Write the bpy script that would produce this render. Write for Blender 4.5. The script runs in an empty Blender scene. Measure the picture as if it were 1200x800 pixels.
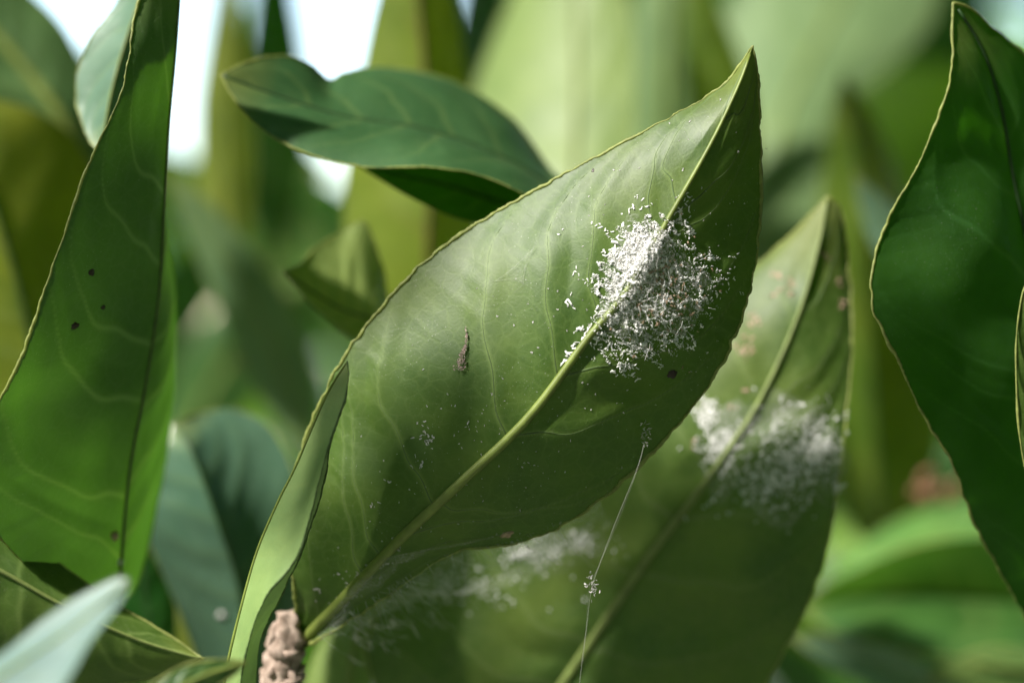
import bpy, math, random
import numpy as np
random.seed(7); rng = np.random.default_rng(11)
SC = bpy.context.scene
COL = SC.collection

# ------------------------------------------------------------------ camera, sky, sun, exposure
CAM_H = 1.25            # lens height over the ground, metres
FOC, SENS = 70.0, 36.0
cam_d = bpy.data.cameras.new('camera'); cam = bpy.data.objects.new('camera', cam_d); COL.objects.link(cam)
cam.location = (0, 0, CAM_H); cam.rotation_euler = (math.radians(90), 0, 0)
cam_d.lens = FOC; cam_d.sensor_width = SENS; cam_d.clip_start = 0.005; cam_d.clip_end = 2000
cam_d.dof.use_dof = True; cam_d.dof.focus_distance = 0.2525; cam_d.dof.aperture_fstop = 6.5
SC.camera = cam
SUN = np.array([-0.59, -0.40, 0.72]); SUN /= np.linalg.norm(SUN)      # towards the sun
w = bpy.data.worlds.new('World'); SC.world = w; w.use_nodes = True
nt = w.node_tree; nt.nodes.clear()
sky = nt.nodes.new('ShaderNodeTexSky'); sky.sky_type = 'NISHITA'; sky.sun_disc = False
sky.sun_elevation = math.asin(SUN[2]); sky.sun_rotation = math.atan2(SUN[0], SUN[1])
sky.air_density = 1.25; sky.dust_density = 0.8; sky.ozone_density = 1.0
bg = nt.nodes.new('ShaderNodeBackground'); bg.inputs['Strength'].default_value = 0.15
wo = nt.nodes.new('ShaderNodeOutputWorld')
nt.links.new(sky.outputs[0], bg.inputs[0]); nt.links.new(bg.outputs[0], wo.inputs[0])
sd = bpy.data.lights.new('sun', 'SUN'); sd.energy = 3.3; sd.angle = math.radians(2.5); sd.color = (1.0, 0.95, 0.86)
so = bpy.data.objects.new('sun', sd); COL.objects.link(so)
from mathutils import Vector, Matrix
so.rotation_euler = Vector(SUN).to_track_quat('Z', 'Y').to_euler()
VS = SC.view_settings
VS.view_transform = 'Standard'; VS.look = 'None'; VS.gamma = 1.0; VS.use_curve_mapping = False; VS.exposure = 1.75
SC.render.engine = 'CYCLES'
SC.cycles.max_bounces = 10; SC.cycles.transmission_bounces = 8; SC.cycles.transparent_max_bounces = 24
SC.cycles.use_denoising = True
SC.cycles.sample_clamp_indirect = 6.0

# ------------------------------------------------------------------ helpers
def W(px, py, dcm):
    d = dcm / 100.0; k = SENS / FOC / 1200.0 * d
    return np.array([(px - 600) * k, d, CAM_H + (400 - py) * k])
def Wm(P): return np.array([W(*p) for p in P])
def proj(P):
    P = np.atleast_2d(P); k = 1200.0 * FOC / SENS
    return np.stack([600 + P[:, 0] / P[:, 1] * k, 400 - (P[:, 2] - CAM_H) / P[:, 1] * k], 1)
def resample(P, n, tt=None):
    """smooth curve through P (Catmull-Rom), n points evenly spaced along it"""
    P = np.asarray(P, float)
    Q = np.vstack([2*P[0]-P[1], P, 2*P[-1]-P[-2]])
    out = []
    s = np.linspace(0, 1, 24, endpoint=False)[:, None]
    for i in range(1, len(Q)-2):
        a, b, c, d = Q[i-1], Q[i], Q[i+1], Q[i+2]
        out.append(0.5*((2*b)+(c-a)*s+(2*a-5*b+4*c-d)*s**2+(3*b-a-3*c+d)*s**3))
    C = np.vstack(out+[P[-1:]])
    L = np.concatenate([[0], np.cumsum(np.linalg.norm(np.diff(C, axis=0), axis=1))])
    x = np.linspace(0, 1, n) if tt is None else tt
    return np.stack([np.interp(x*L[-1], L, C[:, k]) for k in range(3)], 1), L[-1]
def mesh_obj(name, V, F, mat, parent=None, smooth=True):
    me = bpy.data.meshes.new(name)
    me.from_pydata(V.tolist() if hasattr(V, 'tolist') else V, [], F.tolist() if hasattr(F, 'tolist') else F)
    if smooth: me.polygons.foreach_set('use_smooth', [True]*len(me.polygons))
    me.materials.append(mat)
    o = bpy.data.objects.new(name, me); COL.objects.link(o)
    if parent is not None:
        o.parent = parent; o.matrix_parent_inverse = Matrix.Translation(-parent.location)
    return o
def tag(o, label=None, cat=None, group=None, kind=None):
    for k, v in (('label', label), ('category', cat), ('group', group), ('kind', kind)):
        if v: o[k] = v
    return o
def empty(name, loc):
    o = bpy.data.objects.new(name, None); COL.objects.link(o); o.location = Vector(loc); o.empty_display_size = 0.005
    return o
def tube_geo(P, rad, ns=8, squash=None):
    """P (n,3), rad (n,) -> verts, faces of a closed tapering tube"""
    P = np.asarray(P, float); n = len(P); rad = np.broadcast_to(rad, (n,))
    T = np.gradient(P, axis=0); T /= np.linalg.norm(T, axis=1, keepdims=True)+1e-12
    ref = np.array([0, 1, 0.0]) if abs(T[:, 1]).mean() < 0.8 else np.array([1.0, 0, 0])
    A = np.cross(T, ref); A /= np.linalg.norm(A, axis=1, keepdims=True)+1e-12
    B = np.cross(A, T)
    a = np.arange(ns)*2*math.pi/ns
    V = (P[:, None]+rad[:, None, None]*(np.cos(a)[None, :, None]*A[:, None]+np.sin(a)[None, :, None]*B[:, None])).reshape(-1, 3)
    F = []
    for i in range(n-1):
        for j in range(ns):
            F.append((i*ns+j, i*ns+(j+1) % ns, (i+1)*ns+(j+1) % ns, (i+1)*ns+j))
    F.append(tuple(range(ns))[::-1]); F.append(tuple(range((n-1)*ns, n*ns)))
    return V, F
class MB:
    def __init__(s): s.V = []; s.F = []; s.n = 0
    def add(s, V, F):
        s.V.append(np.asarray(V)); s.F += [tuple(i+s.n for i in f) for f in F]; s.n += len(V)
    def build(s, name, mat, parent=None, smooth=True): return mesh_obj(name, np.vstack(s.V), s.F, mat, parent, smooth)

# ------------------------------------------------------------------ materials
def newmat(name):
    m = bpy.data.materials.new(name); m.use_nodes = True; m.node_tree.nodes.clear(); return m, m.node_tree
def N(t, typ, **kw):
    n = t.nodes.new(typ)
    for k, v in kw.items():
        if k.startswith('_'): setattr(n, k[1:], v)
        else: n.inputs[k.replace('__', ' ')].default_value = v
    return n
def mixc(t, fac, a, b, mode='MIX'):
    n = t.nodes.new('ShaderNodeMix'); n.data_type = 'RGBA'; n.blend_type = mode
    for sock, val in ((n.inputs[0], fac), (n.inputs[6], a), (n.inputs[7], b)):
        if isinstance(val, bpy.types.NodeSocket): t.links.new(val, sock)
        elif isinstance(val, tuple): sock.default_value = (*val, 1) if len(val) == 3 else val
        else: sock.default_value = val
    return n.outputs[2]
def mth(t, op, a, b=None, c=None, clamp=False):
    n = t.nodes.new('ShaderNodeMath'); n.operation = op; n.use_clamp = clamp
    for i, v in enumerate((a, b, c)):
        if v is None: continue
        if isinstance(v, bpy.types.NodeSocket): t.links.new(v, n.inputs[i])
        else: n.inputs[i].default_value = v
    return n.outputs[0]
def mrange(t, v, a, b, c=0.0, d=1.0):
    n = t.nodes.new('ShaderNodeMapRange'); t.links.new(v, n.inputs[0])
    for i, x in enumerate((a, b, c, d)): n.inputs[i+1].default_value = x
    return n.outputs[0]
def leaf_mat(name, up, un, tr, tfac=0.4, r_up=0.36, r_un=0.5, vein=(0.22, 0.3, 0.09), veinmix=0.45, mottle=0.35,
             yellow=0.0, tip=0.5, dust=0.4, coat=0.0, seed=0.0, tone=False, spec_un=0.5):
    """two-sided leaf: glossy upper skin, paler matt underside, light glowing through"""
    m, t = newmat(name); L = t.links.new
    uv = N(t, 'ShaderNodeUVMap'); uv.uv_map = 'UVMap'
    mp = N(t, 'ShaderNodeMapping'); mp.inputs['Location'].default_value = (seed*3.1, seed*1.7, seed); L(uv.outputs[0], mp.inputs[0])
    V = mp.outputs[0]
    n1 = N(t, 'ShaderNodeTexNoise', Scale=0.9, Detail=5.0, Roughness=0.6); L(V, n1.inputs['Vector'])
    n2 = N(t, 'ShaderNodeTexNoise', Scale=30.0, Detail=3.0); L(V, n2.inputs['Vector'])
    wv = N(t, 'ShaderNodeTexNoise', Scale=4.0, Detail=2.0); L(V, wv.inputs['Vector'])
    wp = t.nodes.new('ShaderNodeVectorMath'); wp.operation = 'MULTIPLY_ADD'; L(wv.outputs['Color'], wp.inputs[0])
    wp.inputs[1].default_value = (0.16, 0.16, 0); L(V, wp.inputs[2])
    vo = N(t, 'ShaderNodeTexVoronoi', Scale=4.6); vo.feature = 'DISTANCE_TO_EDGE'; L(wp.outputs[0], vo.inputs['Vector'])
    vf = N(t, 'ShaderNodeTexVoronoi', Scale=15.0); vf.feature = 'DISTANCE_TO_EDGE'; L(wp.outputs[0], vf.inputs['Vector'])
    net = mth(t, 'ADD', mrange(t, vo.outputs['Distance'], 0.0, 0.09, 1.0, 0.0), mth(t, 'MULTIPLY', mrange(t, vf.outputs['Distance'], 0.0, 0.12, 1, 0), 0.45), clamp=True)
    at = N(t, 'ShaderNodeAttribute'); at.attribute_name = 'vein'; vm = at.outputs['Fac']
    geo = t.nodes.new('ShaderNodeNewGeometry'); bf = geo.outputs['Backfacing']
    base = mixc(t, bf, up, un)
    lo = mixc(t, 1.0, base, (1-mottle, 1-mottle*0.8, 1-mottle), 'MULTIPLY')
    hi = mixc(t, 1.0, base, (1+mottle*0.9, 1+mottle*0.6, 1+mottle*0.4), 'MULTIPLY')
    c = mixc(t, mrange(t, n1.outputs['Fac'], 0.3, 0.7), lo, hi)
    c = mixc(t, mth(t, 'MULTIPLY', n2.outputs['Fac'], 0.35), c, mixc(t, 1.0, c, (0.62, 0.66, 0.6), 'MULTIPLY'))
    vc = mixc(t, 0.5, base, vein)
    c = mixc(t, mth(t, 'MULTIPLY', net, mth(t, 'MULTIPLY_ADD', bf, 0.13, 0.05)), c, vein)
    c = mixc(t, mth(t, 'MULTIPLY', vm, veinmix), c, vein)
    if yellow > 0:
        ny = N(t, 'ShaderNodeTexNoise', Scale=0.45, Detail=3.0); L(V, ny.inputs['Vector'])
        c = mixc(t, mth(t, 'MULTIPLY', mrange(t, ny.outputs['Fac'], 0.45, 0.7), yellow), c, (0.24, 0.22, 0.03))
    tt_ = N(t, 'ShaderNodeAttribute'); tt_.attribute_name = 'along'
    c = mixc(t, mth(t, 'MULTIPLY', mrange(t, tt_.outputs['Fac'], 0.86, 1.0), tip), c, (0.26, 0.28, 0.07))
    if tone:
        ta = N(t, 'ShaderNodeAttribute'); ta.attribute_name = 'tone'
        c = mixc(t, 1.0, c, ta.outputs['Color'], 'MULTIPLY')
    # dust and pores
    nd = N(t, 'ShaderNodeTexNoise', Scale=46.0, Detail=1.0); L(V, nd.inputs['Vector'])
    npch = N(t, 'ShaderNodeTexNoise', Scale=1.3, Detail=2.0); L(V, npch.inputs['Vector'])
    dm = mth(t, 'MULTIPLY', mrange(t, nd.outputs['Fac'], 0.70, 0.76), mth(t, 'MULTIPLY', mrange(t, npch.outputs['Fac'], 0.42, 0.62), dust))
    c = mixc(t, dm, c, (0.42, 0.42, 0.36))
    rg = mth(t, 'ADD', mth(t, 'MULTIPLY_ADD', bf, r_un-r_up, r_up), mth(t, 'MULTIPLY_ADD', n1.outputs['Fac'], 0.2, -0.1))
    h = mth(t, 'ADD', mth(t, 'MULTIPLY', net, 0.22), mth(t, 'MULTIPLY', n2.outputs['Fac'], 0.7))
    bp = N(t, 'ShaderNodeBump', Strength=0.22, Distance=0.00012); L(h, bp.inputs['Height'])
    p = N(t, 'ShaderNodeBsdfPrincipled'); L(c, p.inputs['Base Color']); L(rg, p.inputs['Roughness']); L(bp.outputs[0], p.inputs['Normal'])
    p.inputs['Specular IOR Level'].default_value = spec_un
    if coat: p.inputs['Coat Weight'].default_value = coat; p.inputs['Coat Roughness'].default_value = 0.42
    tl = N(t, 'ShaderNodeBsdfTranslucent')
    tc = mixc(t, mrange(t, n1.outputs['Fac'], 0.25, 0.75), tuple(x*0.75 for x in tr), tr)
    tc = mixc(t, mth(t, 'MULTIPLY', net, 0.22), tc, mixc(t, 1.0, tc, (0.6, 0.6, 0.6), 'MULTIPLY'))
    tc = mixc(t, mth(t, 'MULTIPLY', vm, 0.5), tc, (tr[0]*1.5+0.03, tr[1]*1.2, tr[2]+0.01))
    if tone: tc = mixc(t, 1.0, tc, ta.outputs['Color'], 'MULTIPLY')
    L(tc, tl.inputs[0]); L(bp.outputs[0], tl.inputs['Normal'])
    ms = N(t, 'ShaderNodeMixShader', Fac=tfac); L(p.outputs[0], ms.inputs[1]); L(tl.outputs[0], ms.inputs[2])
    o = N(t, 'ShaderNodeOutputMaterial'); L(ms.outputs[0], o.inputs[0])
    return m
def plain_mat(name, col, rough=0.6, var=0.3, scale=900.0, trans=0.0, bump=0.2, col2=None):
    m, t = newmat(name); L = t.links.new
    g = t.nodes.new('ShaderNodeTexCoord')
    n = N(t, 'ShaderNodeTexNoise', Scale=scale, Detail=5.0); L(g.outputs['Object'], n.inputs['Vector'])
    c2 = col2 if col2 else tuple(x*(1-var) for x in col)
    c = mixc(t, mrange(t, n.outputs['Fac'], 0.32, 0.68), c2, col)
    bp = N(t, 'ShaderNodeBump', Strength=bump, Distance=0.0002); L(n.outputs['Fac'], bp.inputs['Height'])
    p = N(t, 'ShaderNodeBsdfPrincipled', Roughness=rough); L(c, p.inputs['Base Color']); L(bp.outputs[0], p.inputs['Normal'])
    o = N(t, 'ShaderNodeOutputMaterial')
    if trans > 0:
        tl = N(t, 'ShaderNodeBsdfTranslucent'); L(c, tl.inputs[0])
        ms = N(t, 'ShaderNodeMixShader', Fac=trans); L(p.outputs[0], ms.inputs[1]); L(tl.outputs[0], ms.inputs[2]); L(ms.outputs[0], o.inputs[0])
    else: L(p.outputs[0], o.inputs[0])
    return m
def silk_mat(name, alpha, streak=None, scale=2500.0):
    m, t = newmat(name); L = t.links.new
    g = t.nodes.new('ShaderNodeTexCoord')
    d = N(t, 'ShaderNodeBsdfDiffuse'); d.inputs[0].default_value = (0.75, 0.75, 0.72, 1)
    tl = N(t, 'ShaderNodeBsdfTranslucent'); tl.inputs[0].default_value = (0.7, 0.7, 0.68, 1)
    a = N(t, 'ShaderNodeMixShader', Fac=0.5); L(d.outputs[0], a.inputs[1]); L(tl.outputs[0], a.inputs[2])
    tp = t.nodes.new('ShaderNodeBsdfTransparent')
    ms = N(t, 'ShaderNodeMixShader', Fac=alpha); L(tp.outputs[0], ms.inputs[1]); L(a.outputs[0], ms.inputs[2])
    if streak:
        mp = N(t, 'ShaderNodeMapping'); mp.inputs['Scale'].default_value = streak; mp.inputs['Rotation'].default_value = (0, math.radians(35), 0)
        L(g.outputs['Object'], mp.inputs[0])
        n = N(t, 'ShaderNodeTexNoise', Scale=scale, Detail=6.0, Roughness=0.65); L(mp.outputs[0], n.inputs['Vector'])
        n2 = N(t, 'ShaderNodeTexNoise', Scale=180.0, Detail=3.0); L(g.outputs['Object'], n2.inputs['Vector'])
        f = mth(t, 'MULTIPLY', mrange(t, n.outputs['Fac'], 0.42, 0.72), mth(t, 'MULTIPLY', mrange(t, n2.outputs['Fac'], 0.35, 0.65), alpha))
        L(f, ms.inputs[0])
    o = N(t, 'ShaderNodeOutputMaterial'); L(ms.outputs[0], o.inputs[0])
    return m

M_MAIN = leaf_mat('leaf_main', (0.05, 0.12, 0.03), (0.06, 0.122, 0.015), (0.13, 0.25, 0.008), 0.32, 0.38, 0.53, vein=(0.18, 0.27, 0.07), veinmix=0.7, yellow=0.15, dust=1.0, spec_un=0.5)
M_BACK = leaf_mat('leaf_second', (0.05, 0.12, 0.03), (0.07, 0.13, 0.02), (0.12, 0.25, 0.008), 0.35, 0.35, 0.55, yellow=0.15, tip=0.7, dust=0.6, seed=2)
M_EMER = leaf_mat('leaf_emerald', (0.02, 0.09, 0.02), (0.08, 0.16, 0.052), (0.07, 0.2, 0.010), 0.42, 0.4, 0.5, vein=(0.2, 0.32, 0.13), veinmix=0.9, dust=1.0, seed=4)
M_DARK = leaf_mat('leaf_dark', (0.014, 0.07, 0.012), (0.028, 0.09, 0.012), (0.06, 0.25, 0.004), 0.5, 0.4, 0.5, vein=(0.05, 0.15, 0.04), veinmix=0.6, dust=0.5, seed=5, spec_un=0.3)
M_BLUE = leaf_mat('leaf_bluegreen', (0.038, 0.10, 0.038), (0.07, 0.145, 0.05), (0.06, 0.2, 0.02), 0.3, 0.4, 0.5, dust=0.3, veinmix=0.2, seed=6)
M_PALE = leaf_mat('leaf_pale', (0.12, 0.21, 0.06), (0.18, 0.26, 0.075), (0.22, 0.36, 0.05), 0.4, 0.42, 0.5, mottle=0.2, dust=0.2, seed=7)
M_GREY = leaf_mat('leaf_greygreen', (0.12, 0.20, 0.10), (0.16, 0.25, 0.115), (0.18, 0.32, 0.08), 0.35, 0.36, 0.45, mottle=0.2, dust=0.2, seed=8)
M_YELL = leaf_mat('leaf_yellowgreen', (0.13, 0.21, 0.02), (0.18, 0.25, 0.02), (0.36, 0.46, 0.015), 0.5, 0.4, 0.5, mottle=0.3, vein=(0.13, 0.08, 0.02), dust=0.2, seed=9)  # underside colour raised to look backlit
M_OLIV = leaf_mat('leaf_olive', (0.075, 0.14, 0.012), (0.18, 0.225, 0.014), (0.30, 0.38, 0.006), 0.48, 0.4, 0.5, mottle=0.45, yellow=0.3, dust=0.2, seed=10)  # lighter yellow underside stands in for light glowing through
M_FRSH = leaf_mat('leaf_fresh', (0.27, 0.37, 0.16), (0.22, 0.33, 0.12), (0.16, 0.32, 0.05), 0.2, 0.38, 0.45, mottle=0.25, dust=0.4, veinmix=0.12, seed=12)
M_SKYR = leaf_mat('leaf_glossy', (0.10, 0.19, 0.13), (0.16, 0.24, 0.1), (0.12, 0.3, 0.08), 0.25, 0.42, 0.5, mottle=0.15, dust=0.1, veinmix=0.15, coat=0.5, seed=13)
M_FTIP = leaf_mat('leaf_lightolive', (0.12, 0.2, 0.05), (0.22, 0.30, 0.09), (0.3, 0.42, 0.04), 0.42, 0.4, 0.5, seed=15)
M_MID = leaf_mat('leaf_midgreen', (0.04, 0.115, 0.025), (0.09, 0.16, 0.045), (0.10, 0.26, 0.02), 0.35, 0.38, 0.5, seed=16)
M_RIB = plain_mat('midrib_green', (0.21, 0.27, 0.055), 0.45, 0.35, 500, 0.2)
M_RIBD = plain_mat('midrib_dark', (0.03, 0.08, 0.02), 0.5, 0.4, 500, 0.2)
M_RIBB = plain_mat('midrib_brown', (0.12, 0.075, 0.02), 0.5, 0.4, 500, 0.2)
M_EDGE = plain_mat('margin_green', (0.44, 0.50, 0.15), 0.5, 0.4, 1200, 0.5)
M_GLOS = leaf_mat('leaf_deepgloss', (0.075, 0.15, 0.105), (0.09, 0.16, 0.06), (0.08, 0.24, 0.04), 0.25, 0.26, 0.5, mottle=0.25, veinmix=0.15, dust=0.3, seed=17)  # bluish upper colour stands in for sky sheen
M_NEAR = leaf_mat('leaf_skysheen', (0.16, 0.25, 0.24), (0.16, 0.24, 0.12), (0.16, 0.3, 0.14), 0.25, 0.4, 0.5, mottle=0.12, dust=0.1, veinmix=0.1, coat=0.5, tip=0.0, seed=18)  # reflected sky put into the pale bluish upper colour
M_FRSH2 = leaf_mat('leaf_brightgreen', (0.10, 0.24, 0.06), (0.2, 0.3, 0.12), (0.16, 0.34, 0.05), 0.3, 0.4, 0.5, seed=19)
M_RIB2 = plain_mat('midrib_dull', (0.2, 0.26, 0.07), 0.5, 0.35, 500, 0.2)
M_EDGED = plain_mat('margin_dark', (0.10, 0.17, 0.05), 0.5, 0.35, 1200, 0.35)
M_VEIN = plain_mat('vein_green', (0.11, 0.18, 0.05), 0.5, 0.3, 900, 0.3)
M_VEINE = plain_mat('vein_emerald', (0.07, 0.17, 0.045), 0.5, 0.3, 900, 0.35)
M_WAX = plain_mat('wax_white', (0.9, 0.9, 0.89), 0.55, 0.06, 2500, 0.15)
M_WAXG = plain_mat('wax_greyish', (0.62, 0.60, 0.58), 0.6, 0.25, 2500, 0.3)
M_TAN = plain_mat('tan_casing', (0.42, 0.30, 0.20), 0.6, 0.4, 2500, 0.15)
M_HUSK = plain_mat('husk_brown', (0.42, 0.31, 0.27), 0.7, 0.6, 2500, 0.1)
M_SPOT = plain_mat('dark_scale', (0.035, 0.018, 0.012), 0.5, 0.5, 2500)
M_BARK = plain_mat('pale_bark', (0.38, 0.29, 0.24), 0.85, 0.5, 700, 0.0, 1.0, (0.17, 0.12, 0.09))
M_DRY = plain_mat('dried_petal', (0.30, 0.13, 0.08), 0.7, 0.3, 300, 0.2, 0.4, (0.20, 0.12, 0.05))
M_SILK = silk_mat('silk_thread', 0.5)
M_THRD = silk_mat('silk_single', 0.2)
M_FILM = silk_mat('silk_film', 0.95, (1, 1, 1), 3500)
M_FLUF = silk_mat('wax_fluff', 0.75, (1, 1, 1), 1500)
M_WEB = silk_mat('silk_sheet', 0.72, (1, 1, 7))
M_GROUND = plain_mat('soil', (0.09, 0.075, 0.05), 0.9, 0.5, 6, 0, 0.5, (0.05, 0.07, 0.025))

# ------------------------------------------------------------------ a leaf
LEAVES = {}
def citrus_leaf(key, label, M, Lm, Rm, mat, side='under', nu=90, nv=16, bulge=0.05, relief=0.00012, nveins=9,
                veins=False, rib=(0.8, 0.2), ribmat=None, edge=0.16, edgemat=None, tooth=0.0, wave=(0, 0, 0), vmat=None,
                petiole=1.0, group='citrus leaves', vskew=0.14, seed=0, pucker=0.0):
    """M / Lm / Rm: midrib and the two margins from leaf base to tip as (column, row, distance cm).
    The three curves are real points in space; the blade is lofted between them."""
    r = np.random.default_rng(seed+len(LEAVES)*17+3)
    Mp = Wm(M); Lp = np.vstack([Mp[:1], Wm(Lm), Mp[-1:]]); Rp = np.vstack([Mp[:1], Wm(Rm), Mp[-1:]])
    t = np.linspace(0, 1, nu)
    Mc, length = resample(Mp, nu); Lc, _ = resample(Lp, nu); Rc, _ = resample(Rp, nu)
    T = np.gradient(Mc, axis=0); T /= np.linalg.norm(T, axis=1, keepdims=True)+1e-12
    X = Rc-Lc; Nn = np.cross(X, T); Nn /= np.linalg.norm(Nn, axis=1, keepdims=True)+1e-12
    for _ in range(6):
        Nn[1:-1] = (Nn[:-2]+Nn[1:-1]*2+Nn[2:])/4
    Nn[:3] = Nn[3]; Nn[-3:] = Nn[-4]; Nn /= np.linalg.norm(Nn, axis=1, keepdims=True)
    if tooth:
        for C, s in ((Lc, -1), (Rc, 1)):
            n = np.convolve(r.normal(size=nu+8), np.ones(3)/3, 'same')[4:-4] + 0.8*np.abs(np.sin(t*length/0.0021*math.pi/2))*2-0.8
            o = (C-Mc); o /= np.linalg.norm(o, axis=1, keepdims=True)+1e-9
            C += o*(n*tooth*np.clip(np.sin(t*math.pi)*4, 0, 1))[:, None]
    # vertex grid
    vv = np.linspace(-1, 1, 2*nv+1)
    tk = (np.arange(nveins)+0.5)/nveins*0.95+r.normal(size=nveins)*0.012
    jk = r.normal(size=(2, nveins)); pk = r.uniform(0, 6.28, (2, nveins)); ok_ = r.normal(size=(2, nveins))*0.014
    def vpath(a, sg):
        h = 0 if sg < 0 else 1
        return tk+ok_[h]+vskew*a*(1+0.3*jk[h])+0.10*a**4+0.006*np.sin(a*6.5+pk[h])*min(1, a*4)+0.004*np.sin(a*17+pk[h]*2)*min(1, a*4)
    P = np.zeros((nu, len(vv), 3)); VM = np.zeros((nu, len(vv))); UV = np.zeros((nu, len(vv), 2))
    for j, v in enumerate(vv):
        a = abs(v); E = Lc if v < 0 else Rc; hw = np.linalg.norm(E-Mc, axis=1)
        off = bulge*hw*math.sin(math.pi*a)
        d = np.full(nu, 9.0); jj = r.normal
        tq = vpath(a, v)
        dd = (t[:, None]-tq[None])*length
        near = np.min(np.abs(dd), axis=1)
        sp = length*0.95/nveins
        lump = np.cos(np.clip(near/(sp*0.5), 0, 1)*math.pi)          # 1 on vein, -1 between veins
        fade = math.sin(min(a/0.25, 1)*math.pi/2)*(1-a**6)*np.clip(np.sin(t*math.pi)*3, 0, 1)*np.clip(hw/hw.max()*1.25-0.2, 0, 1)
        off = off+relief*lump*fade
        VM[:, j] = np.exp(-(near/(0.00042-0.0002*a))**2)*(1-a**3*0.7)
        wa, wk, wp_ = wave
        off = off + wa*a*a*np.sin(2*math.pi*wk*t+wp_+(1.3 if v < 0 else 0))*np.clip(np.sin(t*math.pi)*2, 0, 1)
        P[:, j] = Mc+(E-Mc)*a+Nn*off[:, None]
        UV[:, j, 0] = v*hw*100; UV[:, j, 1] = t*length*100
    low = r.normal(size=(7, 9))                                         # slow unevenness of the sheet
    from_i = np.linspace(0, 6, nu); from_j = np.linspace(0, 8, len(vv))
    li = np.array([np.interp(from_j, range(9), row) for row in low]); li = np.array([np.interp(from_i, range(7), li[:, j]) for j in range(len(vv))]).T
    k5 = np.ones(9)/9
    li = np.apply_along_axis(lambda x: np.convolve(np.pad(x, 4, 'edge'), k5, 'valid'), 0, li)
    li = np.apply_along_axis(lambda x: np.convolve(np.pad(x, 4, 'edge'), k5, 'valid'), 1, li) if len(vv) > 20 else li
    P += Nn[:, None]*(li*0.00022*(length/0.09)*np.abs(vv)[None])[..., None]*np.clip(np.sin(t*math.pi)*4, 0, 1)[:, None, None]
    if pucker:
        nz = np.zeros(P.shape[:2])
        for q in range(26):
            th_ = r.uniform(0, 6.28); f = r.uniform(1.3, 4.5); nz += np.sin(UV[..., 0]*f*math.cos(th_)+UV[..., 1]*f*math.sin(th_)+r.uniform(0, 6.28))/f
        P += Nn[:, None]*(nz*pucker*(np.clip(np.abs(vv)*5, 0, 1))[None]*np.clip(np.sin(t*math.pi)*5, 0, 1)[:, None])[..., None]
    nw = len(vv)
    idx = np.arange(nu*nw).reshape(nu, nw)
    F = np.stack([idx[:-1, :-1], idx[:-1, 1:], idx[1:, 1:], idx[1:, :-1]], -1).reshape(-1, 4)
    # upper skin = front face; flip so that the wanted side looks at the lens
    c = P[nu//2]; nrm = np.cross(P[nu//2, nw//2+1]-P[nu//2, nw//2], P[nu//2+1, nw//2]-P[nu//2, nw//2])
    e = np.cross(P[1:, :-1]-P[:-1, :-1], P[:-1, 1:]-P[:-1, :-1]).reshape(-1, 3)
    view = P[:-1, :-1].reshape(-1, 3)-np.array([0, 0, CAM_H])
    front = -(e*view).sum() < 0          # winding normal is -e
    toward = (side == 'upper')
    if front != toward: F = F[:, ::-1]
    base = Mp[0]
    root = empty('citrus_leaf', base); tag(root, label, 'leaf', group)
    b = mesh_obj('blade', P.reshape(-1, 3), F, mat, root)
    me = b.data
    uvl = me.uv_layers.new(name='UVMap'); li_ = np.zeros(len(me.loops), int); me.loops.foreach_get('vertex_index', li_)
    uvl.data.foreach_set('uv', UV.reshape(-1, 2)[li_].astype(np.float32).ravel())
    at = me.attributes.new('vein', 'FLOAT', 'POINT'); at.data.foreach_set('value', VM.ravel().astype(np.float32))
    aa = me.attributes.new('along', 'FLOAT', 'POINT'); aa.data.foreach_set('value', np.repeat(t, nw).astype(np.float32))
    # outward normals of the underside, per grid point
    gt = np.gradient(P, axis=0); gv = np.gradient(P, axis=1); gn = np.cross(gt, gv); gn /= np.linalg.norm(gn, axis=2, keepdims=True)+1e-12
    toc = -(P-np.array([0, 0, CAM_H]))
    sgn = 1 if (gn*toc).sum() > 0 else -1
    camn = gn*sgn                          # normal towards the lens on average
    undn = camn if side == 'under' else -camn
    # midrib, proud of the underside
    rr = np.interp(t, [0, 0.1, 0.5, 0.9, 1], [rib[0], rib[0]*0.95, rib[0]*0.7, rib[1]*1.2, rib[1]])/1000
    s = slice(0, nu-1, max(1, nu//60))
    pr = 0.45 if side == 'under' else -0.25
    V, Fc = tube_geo(P[s, nv]+camn[s, nv]*(rr[s]*pr)[:, None]*(1 if side == 'under' else 1), rr[s], 10)
    mesh_obj('midrib', V, Fc, ribmat or M_RIB, root)
    if edge:
        rim = np.vstack([P[:, 0], P[::-1, -1]])
        sl = np.interp(np.linspace(0, 40, len(rim)), np.arange(41), r.normal(size=41))
        er = edge/1000*0.75*np.clip(1+0.35*sl+0.2*r.normal(size=len(rim)).clip(-1.5, 1.5)*(1 if tooth else 0), 0.35, 2)
        V, Fc = tube_geo(rim, er, 6); mesh_obj('margin', V, Fc, edgemat or M_EDGE, root)
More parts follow.
